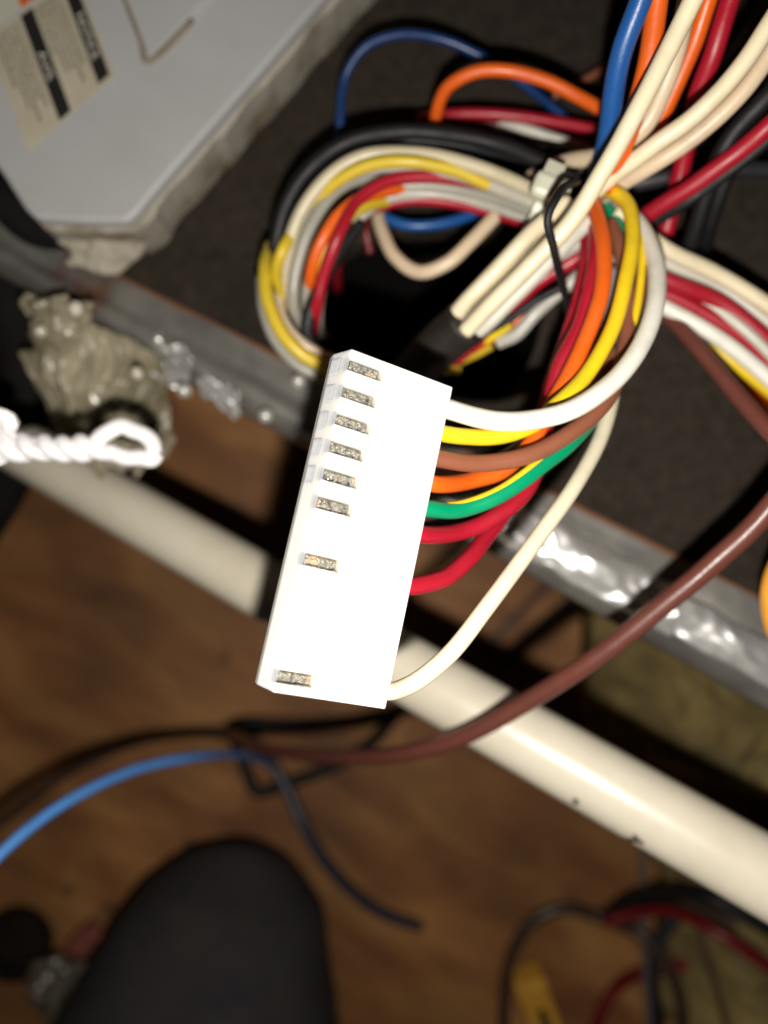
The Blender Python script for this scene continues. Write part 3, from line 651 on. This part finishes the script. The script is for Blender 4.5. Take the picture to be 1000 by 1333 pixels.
# ---------------------------------------------------------------- things on the floor
FD = .322
wire('blue_wire', 'sky blue wire curving in from the left edge above the wood floor', LBLU, 1.35,
     [(-80, 1200, .15), (0, 1112, .16), (80, 1048, .172), (170, 1004, .19), (250, 986, .21), (300, 982, .24), (330, 986, .27), (350, 996, .30), (362, 1010, .322)])
wire('shaded_blue_wire', 'shaded end of the blue wire in painted slate, past the knee across the floor', wm('shaded_blue_pvc', (.035, .04, .06)), 2.3,  # far end of the blue wire, its shade put into the colour
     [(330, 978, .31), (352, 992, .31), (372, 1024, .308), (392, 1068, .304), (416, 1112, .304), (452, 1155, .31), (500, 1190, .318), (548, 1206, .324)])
wire('dark_wire', 'dark brown wire curving over the floor above the blue one', CHAR, 2.2,
     [(-80, 1130, FD), (0, 1072, FD), (90, 1005, FD), (190, 962, FD), (300, 952, FD), (340, 955, FD)])
wire('black_wire', 'painted shadow of the brown wires, open black rectangle on the floor below the connector', BLK, 2.6,  # shadow of the brown wires, built as a black tube
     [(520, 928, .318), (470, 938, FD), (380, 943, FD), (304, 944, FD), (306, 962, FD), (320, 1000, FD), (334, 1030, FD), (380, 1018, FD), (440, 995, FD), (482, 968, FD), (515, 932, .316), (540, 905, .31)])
wire('black_wire', 'black wire curled in a wide hoop in the lower right corner', CHAR, 2.7,
     [(660, 1380, FD), (656, 1310, FD), (668, 1240, FD), (700, 1195, FD), (740, 1182, FD), (780, 1194, FD), (830, 1215, .31), (870, 1260, .305), (888, 1310, .305), (885, 1380, .31)])
wire('black_wire', 'black wire arching over the red one in the lower right corner', BLK, 2.8,
     [(790, 1195, .31), (815, 1175, .302), (870, 1162, .285), (930, 1172, .268), (1010, 1215, .262), (1080, 1260, .262)])
wire('black_wire', 'black wire crossing itself near the lower right corner', BLK, 3.0,
     [(900, 1175, .312), (870, 1205, .31), (850, 1250, .308), (852, 1300, .308), (865, 1380, .31)])
wire('red_wire', 'red wire sloping to the right edge low in the picture', DRED, 2.1,
     [(790, 1200, .30), (830, 1188, .295), (880, 1188, .280), (930, 1212, .266), (1000, 1258, .260), (1080, 1310, .258)])
wire('dark_red_wire', 'dark red wire bowing up from the bottom edge at lower right', DRED, 2.6,
     [(770, 1380, FD), (782, 1320, FD), (808, 1280, FD), (850, 1264, .312), (910, 1252, .31), (960, 1240, .31)])
wire('dark_wire', 'thin dark wire trailing down beside the olive glass wool at lower right', CHAR, 1.3,
     [(910, 1210, .30), (925, 1260, .295), (945, 1330, .29), (955, 1390, .29)])
wire('dark_wire', 'dark wire passing under the cream pipe to the right edge', CHAR, 1.8,
     [(880, 1170, .30), (940, 1195, .288), (1000, 1212, .28), (1080, 1225, .28)])
wire('grey_rod', 'dull grey straight rod standing behind the wires at lower right', wm('dull_grey_paint', (.11, .10, .095)), 1.6,
     [(838, 1080, .318), (838, 1180, .312), (842, 1280, .306), (850, 1400, .30)], cat='rod', wob=0)
wire('black_wire', 'straight shadow line built as a black wire under the metal edge right of the connector', BLK, 2.2,  # shadow line on the floor, built as a black tube
     [(650, 868, FD), (700, 820, FD), (760, 770, FD), (830, 715, FD)], wob=0)
wire('dark_wire', 'thinner shadow line built as a dark wire beside the black one under the metal edge', CHAR, 1.4,  # second shadow line, also built as a dark tube
     [(630, 850, FD), (680, 795, FD), (730, 745, FD), (790, 690, FD)], wob=0)
# yellow plug
pl = empty('yellow_plug', 'small amber plastic plug lying at the bottom edge lower right', 'plug', V(705, 1310, .315))
amb_m = M('amber_plastic', (.80, .42, .05), .5, col2=(.6, .29, .03), scale=120)
def rp(cx_, cy_, w2, h2, ang, d, z=0):
    o_ = []
    for a, b in ((-1, -1), (1, -1), (1, 1), (-1, 1)):
        x, y = a*w2, b*h2
        o_.append(V(cx_+x*math.cos(ang)-y*math.sin(ang), cy_+x*math.sin(ang)+y*math.cos(ang), d)+Vector((0, 0, z)))
    return o_
reparent(link('shell', prism('shell', rp(706, 1325, 20, 52, -.35, .314), Vector((0, 0, -.012)), .0012), amb_m), pl)
reparent(link('cap', prism('cap', rp(697, 1286, 16, 8, -.35, .311), Vector((0, 0, -.003)), .0008), amb_m), pl)
reparent(link('slot', prism('slot', rp(712, 1335, 6, 22, -.35, .3135), Vector((0, 0, -.0004))), BLK), pl)
# lower left clutter
wrap = crumple('plastic_wrap', ([(45, 1250, .29), (90, 1240, .285), (135, 1258, .29)], [(40, 1300, .31), (85, 1335, .31), (120, 1330, .31)]),
        M('clear_wrap', (.16, .13, .09), .10, trans=.4, bump=.2, bscale=200, col2=(.30, .27, .22), scale=60), 'crumpled shiny clear plastic wrap beside the knee at lower left', 'plastic wrap', n=26, amp=.007, seed=21)
for x, y, r_ in ((62, 1272, .0016), (72, 1252, .0013), (52, 1284, .0012), (84, 1262, .0010)):  # beads added for bright glints on the wrap
    bm = bmesh.new(); bmesh.ops.create_icosphere(bm, subdivisions=3, radius=r_)
    bmesh.ops.translate(bm, verts=bm.verts, vec=V(x, y, .281)); me = bpy.data.meshes.new('wrap_glint'); bm.to_mesh(me); bm.free()
    me.polygons.foreach_set('use_smooth', [True]*len(me.polygons))
    link('wrap_glint', me, bpy.data.materials['glint_metal'], wrap)
crumple('pink_scrap', ([(88, 1232, .30), (108, 1208, .30), (125, 1195, .30)], [(98, 1250, .31), (125, 1232, .31), (138, 1210, .31)]),
        M('dusty_pink', (.34, .10, .075), .8), 'dusty pink scrap next to the knee at lower left', 'scrap', n=14, amp=.004, seed=5)
kn = empty('knob', 'round dark lump built as a knob on the floor at the left edge near the bottom', 'knob', V(30, 1220, .31))  # dark lump on the floor, given a gripped handle shape
def lathe(name, c, prof_, sides=28):
    vs, fs = [], []
    for r_, z in prof_:
        for j in range(sides):
            a = 2*math.pi*j/sides; vs.append(c+Vector((r_*math.cos(a), r_*math.sin(a), z)))
    for i in range(len(prof_)-1):
        for j in range(sides):
            k = (j+1) % sides; fs.append((i*sides+j, i*sides+k, (i+1)*sides+k, (i+1)*sides+j))
    fs.append(tuple(range(sides))[::-1]); fs.append(tuple(range((len(prof_)-1)*sides, len(prof_)*sides)))
    return mesh(name, vs, fs)
kc = V(28, 1220, .33)
reparent(link('grip', lathe('grip', kc, [(.013, 0), (.0155, .002), (.0155, .008), (.013, .0115), (.008, .0125)]), M('dusty_rubber', (.022, .015, .010), .95, col2=(.010, .008, .006), scale=60, spec=.1)), kn)
reparent(link('cap', lathe('cap', kc+Vector((.001, 0, .0124)), [(.0062, 0), (.006, .001), (.003, .0013)]), bpy.data.materials['dusty_rubber']), kn)

bpy.context.view_layer.update()
